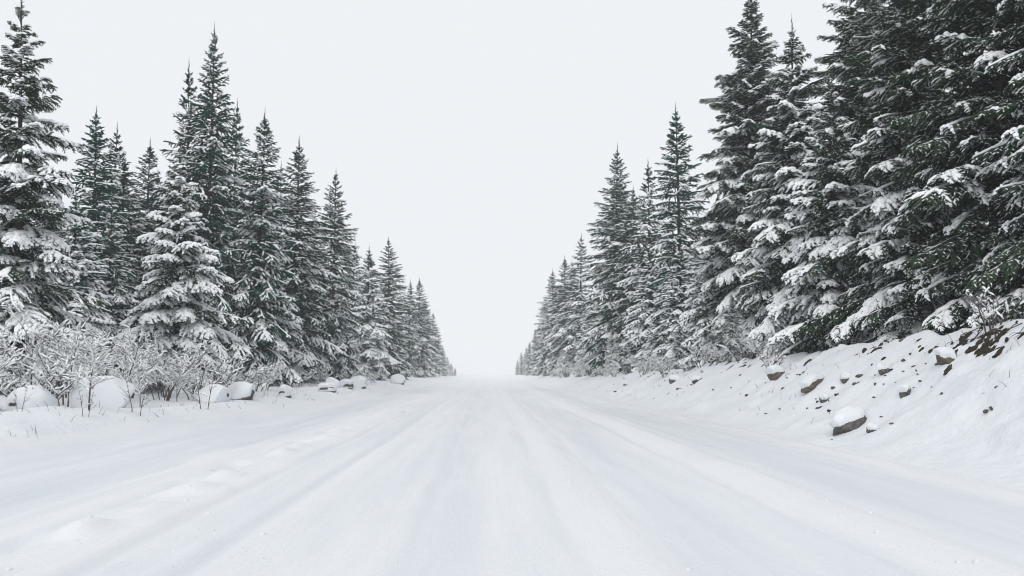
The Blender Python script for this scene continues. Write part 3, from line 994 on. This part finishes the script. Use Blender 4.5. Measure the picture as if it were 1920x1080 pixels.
for k in range(46):
    y = 13.5 * math.exp(gs.uniform(0, 0.85)); x = 8.45 + gs.normal(0, 0.22)
    s = gs.uniform(0.5, 1.3)
    link('stone', STONES[1 + 2 * int(gs.integers(2))], snow_bank, (x, y, float(height(x, y)) - 0.005),
         (gs.uniform(-0.5, 0.2), -0.5, gs.normal(0.5, 0.4)), (s * gs.uniform(1.0, 2.0), s, s * 0.8))

# exposed earth under the lip at the right edge
ex = tag(empty('exposed_earth', (8.45, 13.5, float(height(8.45, 13.5)))), 'dark brown crumbling earth with hanging roots under the bank lip at right', 'earth')
ge = np.random.default_rng(8)
EM = []
for k in range(5):
    V, N, F = rock_arrays(80 + k, 3, (0.22, 0.085, 0.085), 0.60, 7)
    EM.append(mesh_from('earth_clod', V, F, [M_EARTH], smooth=False))
e0 = Vector(ex.location)
for k in range(46):
    x = 8.48 + ge.normal(0, 0.24); y = 13.35 + ge.normal(0, 0.62)
    sl = math.atan2(float(height(x + 0.2, y) - height(x - 0.2, y)), 0.4)
    s = ge.uniform(0.20, 0.58)
    link('earth_clod', EM[k % 5], ex, (x - e0.x, y - e0.y, float(height(x, y)) + 0.015 - e0.z),
         (ge.normal(0, 0.3), -sl, ge.normal(0.35, 0.3)), (s * ge.uniform(0.7, 1.3), s, s))
for k in range(18):
    x = 8.74 + ge.normal(0, 0.08); y = ge.uniform(12.2, 14.8)
    n_ = 7
    P = []
    px_, py_ = x, y
    for j in range(n_):
        P.append([px_ - e0.x, py_ - e0.y, float(height(px_, py_)) + 0.05 + 0.02 * math.sin(j * 1.3 + k) - e0.z])
        px_ -= ge.uniform(0.02, 0.06); py_ += ge.normal(0.02, 0.06)
    b = MB(); b.tube(np.array(P), np.linspace(0.011, 0.003, n_) * ge.uniform(0.6, 1.3), 4)
    link('root', b.mesh('root', [M_BARK]), ex)

# dry stalks pricking through the snow: nobody could count them
b = MB()
gk = np.random.default_rng(15)
PS, RS = [], []
for k in range(900):
    if gk.random() < 0.55:
        x = gk.uniform(6.3, 9.3); y = 9 * math.exp(gk.uniform(0, 2.0))
    else:
        x = gk.uniform(-9.5, -6.7); y = 12 * math.exp(gk.uniform(0, 1.8))
    if vn(np.array([x * 0.9]), np.array([y * 0.6]), 71)[0] < 0.5: continue
    z = float(height(x, y)); l = gk.uniform(0.04, 0.20); a = gk.uniform(0, 6.28); t = gk.uniform(0.1, 0.9)
    d = np.array([math.cos(a) * math.sin(t), math.sin(a) * math.sin(t), math.cos(t)])
    p = np.array([x, y, z - 0.02])
    PS.append([p, p + d * l * 0.6, p + d * l + np.array([math.cos(a), math.sin(a), -0.3]) * 0.03])
    RS.append(np.array([0.004, 0.003, 0.0015]) * (1 if y < 20 else 1.6))
b.tube(np.array(PS), np.array(RS), 3)
tag(link('dry_grass', b.mesh('dry_grass', [M_TWIG])), 'dry brown stalks pricking through the snow of verge and bank', 'grass', kind='stuff')

# crumbs of broken snow thrown up beside the ruts and along the road edges: nobody could count them
gc = np.random.default_rng(19)
V0, N0, F0 = rock_arrays(120, 1, (1, 1, 0.8), 0.3, 5)
CV, CF, nv = [], [], 0
for k in range(1100):
    c = (-3.2, -3.2, -2.4, -1.75, 0.85, 0.98, 2.9, 3.1, 5.4, 5.6, -6.3)[int(gc.integers(11))]
    x = c + gc.normal(0, 0.16); y = 4.5 * math.exp(gc.uniform(0, 2.3))
    r = min(0.035, 0.009 * math.exp(gc.normal(0, 0.6)))
    a = gc.uniform(0, 6.28)
    rm = np.array([[math.cos(a), -math.sin(a), 0], [math.sin(a), math.cos(a), 0], [0, 0, 1]])
    CV.append((V0 * r) @ rm.T + np.array([x, y, float(height(x, y)) - 0.1 * r])); CF.append(F0 + nv); nv += len(V0)
tag(link('snow_crumbs', mesh_from('snow_crumbs', np.concatenate(CV), np.concatenate(CF), [M_GROUND])), 'small crumbs of broken snow strewn beside the wheel ruts', 'snow', kind='stuff')

# ------------------------------------------------------------------ haze
bm = bmesh.new()
bmesh.ops.create_cube(bm, size=1.0)
me = D.meshes.new('haze')
for v in bm.verts:
    v.co = Vector((v.co.x * 820, 330 + v.co.y * 760, 11.5 + v.co.z * 29))
bm.to_mesh(me); bm.free()
hm = D.materials.new('haze')
hm.use_nodes = True
hn = hm.node_tree.nodes; hl = hm.node_tree.links
hn.clear()
ho = hn.new('ShaderNodeOutputMaterial')
hv = hn.new('ShaderNodeVolumePrincipled')
hv.inputs['Color'].default_value = (0.93, 0.948, 0.960, 1)
hv.inputs['Density'].default_value = 0.0010
hl.new(hv.outputs['Volume'], ho.inputs['Volume'])
me.materials.append(hm)
tag(link('haze', me), 'thin pale winter haze filling the air over the road', 'haze', kind='stuff')
print('done', round(time.time() - T0, 1), len(SC.objects))
